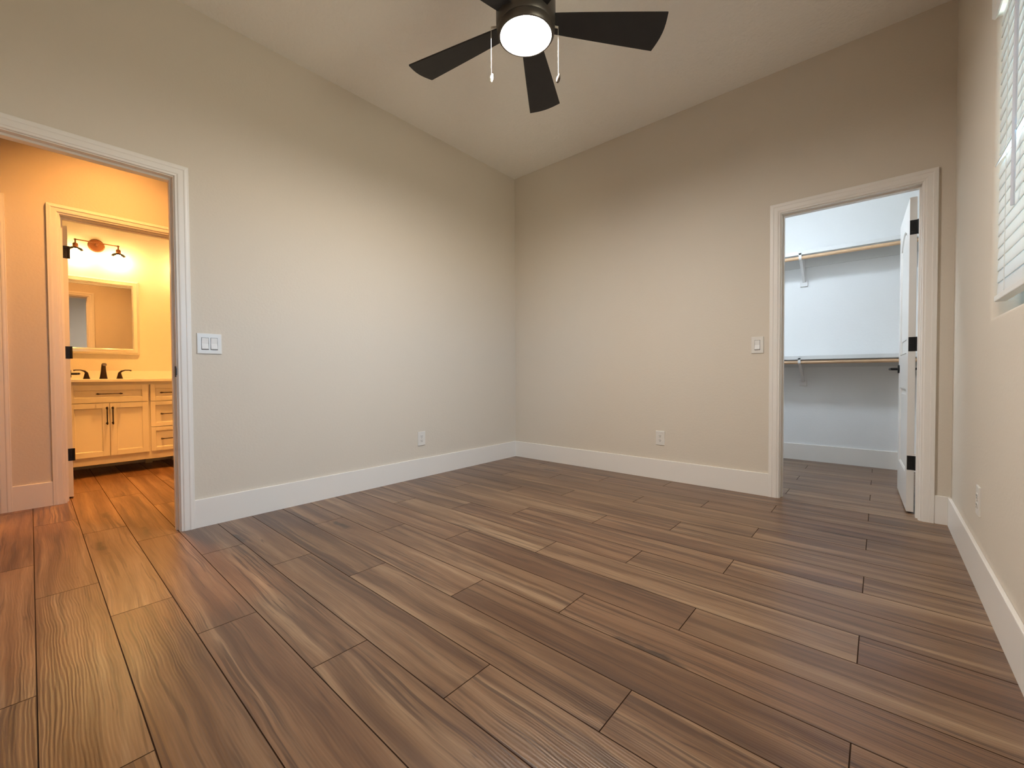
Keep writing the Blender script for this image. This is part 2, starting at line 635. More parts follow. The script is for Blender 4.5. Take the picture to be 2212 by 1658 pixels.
def casing(bm, axis, face, n, a, b, z, reveal=.005, width=1.0):
    """moulded casing round an opening a..b, head z, on the wall plane 'face' with outward normal n along axis."""
    a, b, z = a - reveal, b + reveal, z + reveal

    def P(w, t, side):
        w *= width
        p = face + n * t
        if side == 0:
            u, zz = a - w, 0.0
        elif side == 1:
            u, zz = a - w, z + w
        elif side == 2:
            u, zz = b + w, z + w
        else:
            u, zz = b + w, 0.0
        return (p, u, zz) if axis == 'x' else (u, p, zz)
    rings = [[bm.verts.new(P(w, t, s)) for w, t in PROF] for s in range(4)]
    for r0, r1 in zip(rings, rings[1:]):
        for k in range(len(PROF) - 1):
            bm.faces.new((r0[k], r0[k + 1], r1[k + 1], r1[k]))
        bm.faces.new((r0[-1], r0[0], r1[0], r1[-1]))
    bm.faces.new(rings[0])
    bm.faces.new(rings[3][::-1])


def doorframe(name, axis, f0, f1, a, b, z, stop):
    """both casings, the jamb boards and the door stop of one opening; f0/f1 the two wall faces."""
    bm = bmesh.new()
    s = 1 if f0 > f1 else -1
    casing(bm, axis, f0, s, a, b, z)
    casing(bm, axis, f1, -s, a, b, z)
    lo, hi = min(f0, f1), max(f0, f1)

    def bx(u0, u1, z0, z1, q0=lo, q1=hi):
        if axis == 'x':
            box(bm, q0, q1, u0, u1, z0, z1)
        else:
            box(bm, u0, u1, q0, q1, z0, z1)
    bx(a - JT, a, 0, z + JT)
    bx(b, b + JT, 0, z + JT)
    bx(a, b, z, z + JT)
    q0, q1 = min(stop), max(stop)
    bx(a, a + .009, 0, z, q0, q1)
    bx(b - .009, b, 0, z, q0, q1)
    bx(a + .009, b - .009, z - .011, z, q0, q1)
    return tag(obj(name, bm, M['trim']), kind='structure')


t1 = doorframe('trim_1', 'x', 0.0, -TH, *BED, (-.038, -.075))
t2 = doorframe('trim_2', 'y', 0.0, TH, *CLO, (.040, .076))
t3 = doorframe('trim_3', 'x', HX0, HX1, *BAT, (-1.40, -1.365))
t4 = doorframe('trim_4', 'x', HX0, HX1, *HD3, (-1.40, -1.365))
# strike plate on the bedroom doorway jamb
bm = bmesh.new()
box(bm, -.034, -.004, BED[1] - .0022, BED[1] + .0005, .895, .957, .0008)
box(bm, -.005, .004, BED[1] - .0045, BED[1] + .0005, .905, .947, .0015)
obj('strike_plate', bm, M['black'], t1)


def baseboard(name, segs):
    bm = bmesh.new()
    for x0, x1, y0, y1 in segs:
        b2 = bmesh.new()
        box(b2, x0, x1, y0, y1, 0, BB)
        up = [e for e in b2.edges if all(v.co.z > BB - 1e-4 for v in e.verts)]
        bmesh.ops.bevel(b2, geom=up, offset=.003, segments=2, profile=.5, affect='EDGES')
        merge(bm, b2)
    return tag(obj(name, bm, M['trim']), kind='structure')


BT = .014
CW = .070
baseboard('baseboard_left', [(0, BT, BED[1] + CW, -BT), (0, BT, REAR, BED[0] - CW)])
baseboard('baseboard_back', [(0, CLO[0] - CW, -BT, 0), (CLO[1] + CW, W - BT, -BT, 0)])
baseboard('baseboard_right', [(W - BT, W, REAR, 0)])
baseboard('baseboard_rear', [(BT, W - BT, REAR, REAR + BT)])
baseboard('baseboard_closet', [(1.6 + BT, W - BT, 1.74 - BT, 1.74), (1.6, 1.6 + BT, TH + BT, 1.74), (1.6, CLO[0] - CW, TH, TH + BT), (W - BT, W, TH + BT, 1.74)])
baseboard('baseboard_hall', [(HX0, HX0 + BT, HD3[1] + CW, BAT[0] - CW), (HX0, HX0 + BT, BAT[1] + CW, -1.2), (-TH - BT, -TH, BED[1] + CW, -1.2)])
baseboard('baseboard_bathroom', [(BX, BX + BT, -4.65, -1.2), (HX1 - BT, HX1, BAT[1] + CW, -1.2), (HX1 - BT, HX1, -4.65, BAT[0] - CW)])


# ------------------------------------------------------------------ doors (built along local +x from the hinge, thickness in y)
def lever(bm, x, z, y_face, n, toward):
    """square-ish rosette and lever on a door face; n = +-1 face normal, toward = +-1 lever direction along x."""
    y0 = y_face
    prism(bm, [(x + .031 * math.cos(k * PI / 12), z + .031 * math.sin(k * PI / 12)) for k in range(24)], 'y', y0, y0 + n * .009)
    tube(bm, [(x, y0 + n * .008, z), (x, y0 + n * .052, z)], .0095)
    tube(bm, [(x - toward * .008, y0 + n * .052, z), (x + toward * .05, y0 + n * .054, z), (x + toward * .115, y0 + n * .050, z)], [.010, .009, .007])


def make_door(name, label, wid, hgt, T, hinge_side, arch=True):
    """panel door: stiles and rails with two recessed moulded panels, hinges, levers. T = world matrix; hinge edge at x = 0, slab y 0..0.035."""
    root = bpy.data.objects.new(name, None)
    root.empty_display_size = .05
    COL.objects.link(root)
    root.matrix_basis = T
    tag(root, label, None, None, 'structure')
    th, st = .035, .115
    z0 = .012
    top = z0 + hgt
    r_bot, r_lock0, r_lock1, r_top = z0 + .235, .790, 1.022, top - .135
    bm = bmesh.new()
    box(bm, 0, st, 0, th, z0, top, .0015)
    box(bm, wid - st, wid, 0, th, z0, top, .0015)
    box(bm, st, wid - st, 0, th, z0, r_bot)
    box(bm, st, wid - st, 0, th, r_lock0, r_lock1)
    # arched top rail
    n = 12
    arc = [(st + (wid - 2 * st) * k / n, r_top - .085 + .085 * math.sin(PI * k / n) ** .8) for k in range(n + 1)]
    prism(bm, [(wid - st, top), (st, top)] + arc, 'y', 0, th)
    o_slab = obj('slab', bm, M['door'], root, loc=(0, 0, 0))
    for nm, lo, poly in (('panel', 0, [(st, r_bot), (wid - st, r_bot), (wid - st, r_lock0), (st, r_lock0)]),
                         ('panel', 1, [(st, r_lock1), (wid - st, r_lock1)] + arc[::-1])):
        bm = bmesh.new()
        cx = sum(p[0] for p in poly) / len(poly)
        cz = sum(p[1] for p in poly) / len(poly)
        prism(bm, poly, 'y', .0105, th - .0105)
        ins = []
        for (px, pz) in poly:
            ins.append((cx + (px - cx) * .80, cz + (pz - cz) * .86))
        prism(bm, ins, 'y', .005, th - .005)
        ring = [Vector((p[0], 0, p[1])) for p in poly]
        for yy in (.007, th - .007):
            c = [Vector((cx + (p.x - cx) * .975, yy, cz + (p.z - cz) * .985)) for p in ring]
            tube(bm, c + [c[0]], .006, 6)
        obj(nm, bm, M['door'], root, loc=(0, 0, 0))
    for hz in (.325, 1.08, 1.815):
        bm = bmesh.new()
        hy = 0 if hinge_side < 0 else th
        tube(bm, [(-.004, hy + hinge_side * .006, hz - .045), (-.004, hy + hinge_side * .006, hz + .045)], .0065, 10)
        box(bm, -.0022, .0005, .001 + min(0, hinge_side) * .009, th - .001 + max(0, hinge_side) * .009, hz - .045, hz + .045, .0006)
        for sy in (.3, .7):
            for sz in (-.03, 0, .03):
                lathe(bm, [(.004, 0), (.003, .0012), (0, .0014)], 8, Matrix.Translation((-.0022, th * sy, hz + sz)) @ Matrix.Rotation(-PI / 2, 4, 'Y'))
        obj('hinge', bm, M['black'], root, loc=(0, 0, 0))
    for n_, yf in ((-1, 0), (1, th)):
        bm = bmesh.new()
        lever(bm, wid - .062, .928, yf, n_, -1)
        obj('lever_handle', bm, M['black'], root, loc=(0, 0, 0))
    bm = bmesh.new()
    box(bm, wid - .001, wid + .0015, .006, th - .006, .90, .957, .0006)
    obj('latch_plate', bm, M['black'], root, loc=(0, 0, 0))
    return root


# closet door: hinged on the right jamb, swung 92 degrees into the closet
a = math.radians(92.0)
T = Matrix.Translation((CLO[1] - .013, .133, 0)) @ Matrix.Rotation(a, 4, 'Z')
make_door('door_1', 'white panel door with black hinges standing open inside the closet doorway', .708, 1.992, T, -1)
# bathroom door: hinged on the left jamb, swung into the bathroom
T = Matrix.Translation((HX1 - .018, BAT[0] + .002, 0)) @ Matrix.Rotation(math.radians(180 - 2.0), 4, 'Z') @ Matrix.Translation((0, -.035, 0))
make_door('door_2', 'white panel door with black hinges standing open at the vanity bathroom', .712, 1.995, T, -1)
# closed hall door
T = Matrix.Translation((-1.402, HD3[0] + .003, 0)) @ Matrix.Rotation(PI / 2, 4, 'Z')
make_door('door_3', 'closed white door at the far left of the hall wall', .710, 1.995, T, 1)


# ------------------------------------------------------------------ switches and outlets (built facing local -y, base at wall plane)
def wall_matrix(pos, facing):
    ang = {'+x': PI / 2, '-y': 0, '-x': -PI / 2}[facing]
    return Matrix.Translation(pos) @ Matrix.Rotation(ang, 4, 'Z')


def plate_thing(name, label, cat, pos, facing, w, h, group=None):
    r = thing(name, label, cat, group=group)
    r.matrix_basis = wall_matrix(pos, facing)
    bm = bmesh.new()
    b2 = bmesh.new()
    box(b2, -w / 2, w / 2, -.0065, 0, -h / 2, h / 2)
    fr = [e for e in b2.edges if all(v.co.y < -.006 for v in e.verts)]
    bmesh.ops.bevel(b2, geom=fr, offset=.004, segments=3, profile=.6, affect='EDGES')
    merge(bm, b2)
    obj('cover_plate', bm, M['plastic'], r, loc=(0, 0, 0))
    return r


def rocker_switch(label, pos, facing, xs, w):
    r = plate_thing('light_switch', label, 'switch', pos, facing, w, .122, 'light switches on the bedroom walls')
    for x in xs:
        bm = bmesh.new()
        prism(bm, [(-.0060, -.034), (-.0085, -.033), (-.0125, -.031), (-.0070, .000), (-.0098, .031), (-.0075, .033), (-.0060, .034)], 'x', x - .0165, x + .0165)
        o = obj('rocker', bm, M['rocker'], r, loc=(0, 0, 0))
        bm = bmesh.new()
        for (x0, x1, z0, z1) in ((x - .0182, x - .0166, -.035, .035), (x + .0166, x + .0182, -.035, .035), (x - .0182, x + .0182, -.0372, -.0345), (x - .0182, x + .0182, .0345, .036)):
            box(bm, x0, x1, -.0069, -.005, z0, z1)
        obj('rocker_gap', bm, M['slot'], o, loc=(0, 0, 0))
    return r


def outlet(label, pos, facing):
    r = plate_thing('wall_outlet', label, 'outlet', pos, facing, .078, .122, 'outlets low on the bedroom walls')
    for z in (.0195, -.0195):
        bm = bmesh.new()
        poly = [(.0168 * math.cos(k * PI / 12) , z + max(-.0125, min(.0125, .0168 * math.sin(k * PI / 12)))) for k in range(24)]
        prism(bm, poly, 'y', -.0085, -.004)
        o = obj('receptacle', bm, M['plastic'], r, loc=(0, 0, 0))
        bm = bmesh.new()
        box(bm, -.0078, -.0052, -.0089, -.006, z - .001, z + .0075)
        box(bm, .0052, .0078, -.0089, -.006, z - .001, z + .0075)
        lathe(bm, [(.0032, 0), (.0032, .0029), (0, .0029)], 10, Matrix.Translation((0, -.006, z - .0075)) @ Matrix.Rotation(PI / 2, 4, 'X'))
        obj('slots', bm, M['slot'], o, loc=(0, 0, 0))
    bm = bmesh.new()
    lathe(bm, [(.0035, 0), (.0032, .0012), (0, .0015)], 12, Matrix.Translation((0, -.0064, 0)) @ Matrix.Rotation(PI / 2, 4, 'X'))
    obj('screw', bm, M['chain'], r, loc=(0, 0, 0))
    return r


rocker_switch('white double rocker switch beside the hall doorway', (0, -2.832, 1.094), '+x', (-.023, .023), .125)
rocker_switch('white single rocker switch beside the closet doorway', (2.365, 0, 1.110), '-y', (0,), .080)
outlet('white wall outlet under the light patch on the left wall', (0, -1.281, .342), '+x')
outlet('white wall outlet low on the back wall left of the closet', (1.637, 0, .352), '-y')
outlet('white wall outlet seen edge on beneath the window', (W, -.922, .355), '-x')


# ------------------------------------------------------------------ window in the right wall with closed slat blind
wy0, wy1, wz0, wz1 = WIN
win = bpy.data.objects.new('window_1', None)
COL.objects.link(win)
win.location = (W + .10, (wy0 + wy1) / 2, wz0)
tag(win, kind='structure')
bm = bmesh.new()
fx0, fx1 = W + .085, W + .135
fw = .045
box(bm, fx0, fx1, wy0, wy0 + fw, wz0, wz1)
box(bm, fx0, fx1, wy1 - fw, wy1, wz0, wz1)
box(bm, fx0, fx1, wy0 + fw, wy1 - fw, wz0, wz0 + .125)
box(bm, fx0, fx1, wy0 + fw, wy1 - fw, wz1 - fw, wz1)
ym = (wy0 + wy1) / 2  # split added; the unseen half stays open to admit daylight
box(bm, fx0, fx1, ym - .025, ym + .025, wz0 + .125, wz1 - fw)
obj('window_frame', bm, M['win_frame'], win)
bm = bmesh.new()
box(bm, W + .108, W + .113, wy0 + fw, ym - .025, wz0 + .125, wz1 - fw)
obj('pane', bm, M['glass'], win)
bm = bmesh.new()
box(bm, W + .108, W + .113, ym + .025, wy1 - fw, wz0 + .125, wz1 - fw)
obj('pane', bm, M['glass'], win)

BLX = W + .016       # slat centre line
by0, by1 = ym + .012, wy1 - .030
bl = thing('window_blind', 'white horizontal slat blind hanging closed in the window', 'blind', (BLX, (by0 + by1) / 2, wz1), group='blinds of the bedroom window')
bm = bmesh.new()
box(bm, BLX - .008, BLX + .044, by0, by1, wz1 - .048, wz1 - .001, .002)
obj('headrail', bm, M['blind_white'], bl)
bm = bmesh.new()
prism(bm, [(W - .012, wz1 - .085), (W - .004, wz1 - .092), (W + .002, wz1 - .085), (W + .002, wz1 - .012), (W - .002, wz1 - .006), (W - .012, wz1 - .012)], 'y', by0 - .008, by1 + .008)
box(bm, W - .010, W + .024, by1 + .0, by1 + .008, wz1 - .085, wz1 - .012)
box(bm, W - .010, W + .024, by0 - .008, by0, wz1 - .085, wz1 - .012)
obj('valance', bm, M['blind_white'], bl)
zb = 1.198
pitch = .0437
zt = zb + .006
ns = int((wz1 - .055 - zt) / pitch)
for k in range(ns):
    z = zt + .012 + k * pitch
    ang = math.radians(84)
    y0_, y1_ = by0, by1
    bm = bmesh.new()
    prof = []
    for s in range(7):          # slightly crowned slat: section in x (depth), z
        t_ = -1 + 2 * s / 6
        prof.append((t_ * .0255, .0016 * (1 - t_ * t_) + .0015))
    for s in range(7):
        t_ = 1 - 2 * s / 6
        prof.append((t_ * .0255, .0016 * (1 - t_ * t_) - .0015))
    tilt = ang
    if k == 11:
        tilt = math.radians(56)   # one slat hangs askew
    c, s_ = math.cos(tilt), math.sin(tilt)
    pr = [(BLX + (p[0] * c - p[1] * s_), z + (p[0] * s_ + p[1] * c)) for p in prof]
    b2 = bmesh.new()
    A = [b2.verts.new((p[0], y0_, p[1])) for p in pr]
    B = [b2.verts.new((p[0], y1_, p[1])) for p in pr]
    n = len(pr)
    for q in range(n):
        b2.faces.new((A[q], A[(q + 1) % n], B[(q + 1) % n], B[q]))
    b2.faces.new(A[::-1])
    b2.faces.new(B)
    merge(bm, b2)
    obj('slat', bm, M['slat'], bl)
bm = bmesh.new()
box(bm, BLX - .012, BLX + .020, by0, by1, zb - .034, zb - .012, .004)
obj('bottom_rail', bm, M['blind_white'], bl)
for yy in (by1 - .15, by0 + .15):
    bm = bmesh.new()
    tube(bm, [(BLX - .009, yy, zb - .02), (BLX - .009, yy, wz1 - .06)], .0011, 6)
    tube(bm, [(BLX + .009, yy, zb - .02), (BLX + .009, yy, wz1 - .06)], .0011, 6)
    obj('ladder_cord', bm, M['blind_white'], bl)
# added second blind, out of view, drawn up so daylight fills the room
cy0, cy1 = wy0 + .030, ym - .012
b2l = thing('window_blind', 'unseen white slat blind added drawn up in the open window half', 'blind', (BLX, (cy0 + cy1) / 2, wz1), group='blinds of the bedroom window')
bm = bmesh.new()
box(bm, BLX - .008, BLX + .044, cy0, cy1, wz1 - .048, wz1 - .001, .002)
obj('headrail', bm, M['blind_white'], b2l)
bm = bmesh.new()
box(bm, W - .012, W + .002, cy0, cy1, wz1 - .092, wz1 - .008, .004)
obj('valance', bm, M['blind_white'], b2l)
for k in range(24):
    bm = bmesh.new()
    zz = wz1 - .056 - k * .0042
    prism(bm, [(BLX - .006, zz), (BLX + .008, zz + .0016), (BLX + .019, zz + .0022), (BLX + .030, zz + .0016), (BLX + .044, zz), (BLX + .044, zz - .0018), (BLX + .019, zz + .0004), (BLX - .006, zz - .0018)], 'y', cy0, cy1)
    obj('slat', bm, M['slat'], b2l)
bm = bmesh.new()
box(bm, BLX - .006, BLX + .044, cy0, cy1, wz1 - .180, wz1 - .162, .004)
obj('bottom_rail', bm, M['blind_white'], b2l)
bm = bmesh.new()
tube(bm, [(W - .002, by1 - .335, wz1 - .095), (W - .002, by1 - .319, 1.438)], .0052, 8)
tube(bm, [(W - .002, by1 - .335, wz1 - .097), (W + .012, by1 - .335, wz1 - .04)], .002, 6)
obj('tilt_wand', bm, M['wand'], bl)


# ------------------------------------------------------------------ ceiling fan
fx, fy = 1.758, -1.957
fan = thing('ceiling_fan', 'dark five blade ceiling fan with lit round lamp over the bedroom', 'ceiling fan', (fx, fy, H))
TF = Matrix.Translation((fx, fy, 0))
bm = bmesh.new()
lathe(bm, [(0, H), (.072, H), (.072, H - .012), (.060, H - .045), (.024, H - .066), (0, H - .066)], 40, TF)
obj('canopy', bm, M['fan_body'], fan, True)
bm = bmesh.new()
lathe(bm, [(0, H - .06), (.0125, H - .06), (.0125, 2.80), (.028, 2.795), (.028, 2.765), (0, 2.765)], 24, TF)
obj('downrod', bm, M['fan_body'], fan, True)
bm = bmesh.new()
lathe(bm, [(0, 2.772), (.085, 2.772), (.118, 2.760), (.139, 2.738), (.142, 2.715), (.142, 2.575), (.140, 2.556), (.133, 2.545), (0, 2.545)], 56, TF)
obj('motor_housing', bm, M['fan_body'], fan, True)
bm = bmesh.new()
lathe(bm, [(0, 2.546), (.134, 2.546), (.138, 2.540), (.136, 2.522), (.129, 2.512), (.122, 2.511), (.119, 2.515), (.119, 2.530), (0, 2.530)], 56, TF)
obj('light_ring', bm, M['fan_body'], fan, True)
bm = bmesh.new()
lathe(bm, [(0, 2.505), (.06, 2.507), (.10, 2.512), (.117, 2.518), (.1185, 2.528), (0, 2.529)], 56, TF)
obj('lens', bm, M['fan_lens'], fan, True)
RB = .665
for k in range(5):
    an = math.radians(47.5 + 72 * k)
    bm = bmesh.new()
    # blade outline in local x (radius), y (width), flared toward a rounded tip
    up, dn = [], []
    for s in range(15):
        t_ = s / 14
        r_ = .12 + (RB - .12) * t_
        wd = .046 + .050 * t_ ** .9
        up.append((r_, wd * .92))
        dn.append((r_, -wd * 1.08))
    tip = []
    for s in range(1, 8):
        q = s / 8
        yy = up[-1][1] + (dn[-1][1] - up[-1][1]) * q
        tip.append((math.sqrt(max(0, RB ** 2 + .012 * 0 - yy * yy * 0)) + .016 * math.sin(PI * q), yy))
    poly = up + tip + dn[::-1]
    T = TF @ Matrix.Rotation(an, 4, 'Z') @ Matrix.Translation((0, 0, 2.583)) @ Matrix.Rotation(math.radians(-11), 4, 'X')
    prism(bm, poly, 'z', -.0035, .0035, T=T)
    blade = obj('blade', bm, M['fan_blade'], fan)
    bm = bmesh.new()
    box(bm, .10, .20, -.022, .022, .0035, .0085, .002, T=T)
    obj('blade_arm', bm, M['fan_body'], blade)
rdir = Vector((.7532, .6578, 0)).normalized()
for sgn, d, zb_, fm in ((-1, .166, 2.300, 'fob_white'), (1, .155, 2.297, 'fob_dark')):
    p = Vector((fx, fy, 0)) + sgn * d * rdir
    q = Vector((fx, fy, 0)) + sgn * .138 * rdir
    bm = bmesh.new()
    tube(bm, [(q.x, q.y, 2.560), (p.x, p.y, 2.556)], .005, 8)
    tube(bm, [(p.x, p.y, 2.558), (p.x, p.y, zb_ + .036)], .0008, 6)
    for i in range(46):
        lathe(bm, [(0, .0014), (.0014, 0), (0, -.0014)], 6, Matrix.Translation((p.x, p.y, zb_ + .04 + i * .0047)))
    ch = obj('pull_chain', bm, M['chain'], fan)
    bm = bmesh.new()
    TT = Matrix.Translation((p.x, p.y, zb_ + .018)) @ Matrix.Rotation(math.radians(14), 4, Vector((-.66, .75, 0)))
    lathe(bm, [(0, .022), (.003, .021), (.0068, .010), (.0092, .001), (.0085, -.010), (.0055, -.018), (0, -.021)], 16, TT)
    tag(obj('pull_fob', bm, M[fm], ch, True), 'pale oval fob' if fm == 'fob_white' else 'dark pointed fob')


def flush_light(label, pos, lens, drop=0.0):
    t_ = thing('unseen_closet_light', label, 'ceiling light', pos)
    T_ = Matrix.Translation((pos[0], pos[1], pos[2] - drop))
    if drop:
        bm = bmesh.new()
        lathe(bm, [(0, 0), (.065, 0), (.062, -.020), (.012, -.032), (.012, -drop), (0, -drop)], 32, Matrix.Translation(pos))
        obj('stem', bm, M['bracket'], t_, True)
    bm = bmesh.new()
    lathe(bm, [(0, 0), (.165, 0), (.165, -.022), (.155, -.030), (0, -.030)], 40, T_)
    obj('base', bm, M['bracket'], t_, True)
    bm = bmesh.new()
    lathe(bm, [(0, -.030), (.150, -.030), (.146, -.050), (.115, -.075), (.06, -.090), (0, -.094)], 40, T_)
    obj('diffuser', bm, lens, t_, True)
    return t_


flush_light('unseen round white light added low on a stem to brighten the closet', (2.10, .34, H), M['closet_lens'], .36)


def downlight(label, pos, lens):
    """short ceiling cylinder with the lamp set deep inside, so the beam falls mostly on the floor"""
    t_ = thing('unseen_downlight', label, 'ceiling light', pos)
    T_ = Matrix.Translation(pos)
    bm = bmesh.new()
    lathe(bm, [(.094, 0), (.094, -.115), (.091, -.118), (.086, -.118), (.086, 0), (.094, 0)], 40, T_)
    obj('cylinder', bm, M['bracket'], t_, True)
    bm = bmesh.new()
    lathe(bm, [(.0855, -.112), (.0825, -.112), (.0805, -.012), (.0855, -.012), (.0855, -.112)], 40, T_)
    obj('baffle', bm, M['baffle'], t_, True)
    bm = bmesh.new()
    lathe(bm, [(0, -.006), (.080, -.006), (.080, -.012), (0, -.012)], 32, T_)
    obj('lens', bm, lens, t_)
    return t_


downlight('unseen white cylinder downlight added on the hall ceiling in front of the bedroom doorway', (-.72, -3.10, H), M['hall_down'])
downlight('unseen white cylinder downlight added on the bathroom ceiling before the vanity', (-1.86, -2.85, H), M['bath_down'])


# ------------------------------------------------------------------ closet shelves and rods
SX0, SX1 = 1.6, W
for nm, zs_, lab, labr, labb in (
        ('u', 2.097, 'upper white closet shelf above the higher wooden rod', 'upper wooden closet rod below the higher shelf', 'white bracket holding the upper closet rod'),
        ('l', 1.072, 'lower white closet shelf at handle height in the closet', 'lower wooden closet rod at door handle height', 'white bracket holding the lower closet rod')):
    sh = thing('closet_shelf', lab, 'shelf', (2.48, 1.60, zs_), group='closet shelves')
    bm = bmesh.new()
    box(bm, SX0, SX1, 1.450, 1.74, zs_ - .019, zs_, .001)
    box(bm, SX0, SX1, 1.438, 1.450, zs_ - .036, zs_, .001)
    obj('shelf_board', bm, M['shelf'], sh)
    bm = bmesh.new()
    box(bm, SX0, SX1, 1.722, 1.74, zs_ - .109, zs_ - .019, .001)
    obj('wall_cleat', bm, M['shelf'], sh)
    rz = zs_ - .062
    bm = bmesh.new()
    tube(bm, [(SX0, 1.462, rz), (SX1, 1.462, rz)], .0165, 20)
    tag(obj('closet_rod', bm, M['rod'], smooth=True), labr, 'closet rod', 'closet rods')
    bx_ = 2.450
    br = thing('shelf_bracket', labb, 'bracket', (bx_, 1.70, zs_ - .2), group='closet rod brackets')
    wd = .011
    bm = bmesh.new()
    box(bm, bx_ - .005, bx_ + .005, 1.44, 1.722, zs_ - .026, zs_ - .0195)
    prism(bm, [(1.470, zs_ - .070), (1.722, zs_ - .262), (1.727, zs_ - .250), (1.478, zs_ - .060)], 'x', bx_ - .011, bx_ + .011)
    box(bm, bx_ - .010, bx_ + .010, 1.716, 1.722, zs_ - .20, zs_ - .02)
    obj('brace', bm, M['bracket'], br)
    bm = bmesh.new()
    pts = [(bx_, 1.462 + .0215 * math.cos(g), rz + .0215 * math.sin(g)) for g in [math.radians(v) for v in range(60, 301, 20)]]
    b2 = bmesh.new()
    prev = None
    for p in pts:
        d = Vector((0, p[1] - 1.462, p[2] - rz)).normalized() * .0035
        cur = [b2.verts.new((p[0] + sx, p[1] + e * d.y, p[2] + e * d.z)) for sx, e in ((-wd, -1), (wd, -1), (wd, 1), (-wd, 1))]
        if prev:
            for q in range(4):
                b2.faces.new((prev[q], prev[(q + 1) % 4], cur[(q + 1) % 4], cur[q]))
        else:
            b2.faces.new(cur[::-1])
        prev = cur
    b2.faces.new(prev)
    merge(bm, b2)
    box(bm, bx_ - wd, bx_ + wd, 1.438, 1.444, rz - .004, zs_ - .020)
    obj('rod_hook', bm, M['bracket'], br)
    bm = bmesh.new()
    box(bm, bx_ - .032, bx_ + .032, 1.722, 1.74, zs_ - .300, zs_ - .238, .002)
    obj('wall_plate', bm, M['bracket'], br)


# ------------------------------------------------------------------ bathroom: vanity, faucets, mirrors, lamps
VY0, VY1 = -3.390, -1.874
VC = (VY0 + VY1) / 2
XF = -2.270        # carcass front
SINKS = (-3.074, 2 * VC + 3.074)
van = thing('vanity', 'white double sink bathroom vanity with dark bar pulls', 'vanity', (-2.54, VC, 0))
bm = bmesh.new()
box(bm, BX + .005, XF, VY0, VY1, .107, .855, .001)
obj('carcass', bm, M['vanity'], van)
for xx, ys in ((-2.745, (VY0 + .03, VC - .11, VC + .11, VY1 - .03)), (XF - .045, (VY0 + .03, VY1 - .03))):
    for yy in ys:
        bm = bmesh.new()
        prism(bm, [(xx - .028, yy - .028), (xx + .028, yy - .028), (xx + .028, yy + .028), (xx - .028, yy + .028)], 'z', 0, .107)
        obj('leg', bm, M['vanity'], van)
top_ = thing('stone_countertop', 'pale stone countertop with backsplash carrying both faucets', 'countertop', (-2.54, VC, .855))
bm = bmesh.new()
box(bm, BX + .001, XF + .038, VY0 - .012, VY1 + .012, .855, .880, .002)
obj('slab', bm, M['stone'], top_)
bm = bmesh.new()
box(bm, BX + .001, BX + .020, VY0 - .012, VY1 + .012, .880, .963, .001)
obj('backsplash', bm, M['stone'], top_)
for sy in SINKS:
    bm = bmesh.new()
    lathe(bm, [(.215, .8802), (.210, .8815), (.204, .8808), (.19, .8803)], 40, Matrix.Translation((-2.47, sy, 0)) @ Matrix.Diagonal((.66, 1, 1, 1)))
    obj('sink_rim', bm, M['stone'], top_)


def pull(p, d, half, parent):
    """bar pull centred at p with direction d ('y' or 'z'), rosettes flared at both ends."""
    bm = bmesh.new()
    v = Vector((0, 1, 0)) if d == 'y' else Vector((0, 0, 1))
    c = Vector(p) + Vector((.028, 0, 0))
    tube(bm, [c - v * half, c - v * (half - .012), c - v * (half - .03), c + v * (half - .03), c + v * (half - .012), c + v * half],
         [.0025, .0075, .0042, .0042, .0075, .0025], 10)
    for s in (-1, 1):
        q = Vector(p) + v * s * (half - .014)
        tube(bm, [q, q + Vector((.006, 0, 0)), q + Vector((.028, 0, 0))], [.008, .0045, .0045], 10)
    return obj('bar_pull', bm, M['bronze'], parent, True)


def front(name, y0, y1, z0, z1, fr=.045):
    """shaker front: raised frame and recessed panel with a small bead."""
    bm = bmesh.new()
    x0, x1 = XF, XF + .020
    box(bm, x0, x1, y0, y0 + fr, z0, z1, .001)
    box(bm, x0, x1, y1 - fr, y1, z0, z1, .001)
    box(bm, x0, x1, y0 + fr, y1 - fr, z0, z0 + fr, .001)
    box(bm, x0, x1, y0 + fr, y1 - fr, z1 - fr, z1, .001)
    box(bm, x0, x1 - .010, y0 + fr, y1 - fr, z0 + fr, z1 - fr)
    i = fr + .003
    c = [(x1 - .009, y0 + i, z0 + i), (x1 - .009, y1 - i, z0 + i), (x1 - .009, y1 - i, z1 - i), (x1 - .009, y0 + i, z1 - i)]
    tube(bm, c + [c[0]], .004, 6)
    return obj(name, bm, M['vanity'], van)


g = .0018
PX = XF + .020
for sy in SINKS:
    m_ = 1 if sy < VC else -1
    o = front('drawer', sy - .272, sy + .272, .667, .826)
    pull((PX, sy, .747), 'y', .090, o)
    o = front('door', sy - .272, sy - g, .180, .661)
    pull((PX, sy - .019, .548), 'z', .083, o)
    o = front('door', sy + g, sy + .272, .180, .661)
    pull((PX, sy + .019, .548), 'z', .083, o)
dy0, dy1 = SINKS[0] + .287, SINKS[1] - .287
for z0, z1 in ((.667, .826), (.417, .661), (.180, .411)):
    o = front('drawer', dy0, dy1, z0, z1, .036)
    pull((PX, (dy0 + dy1) / 2, (z0 + z1) / 2), 'y', .088, o)

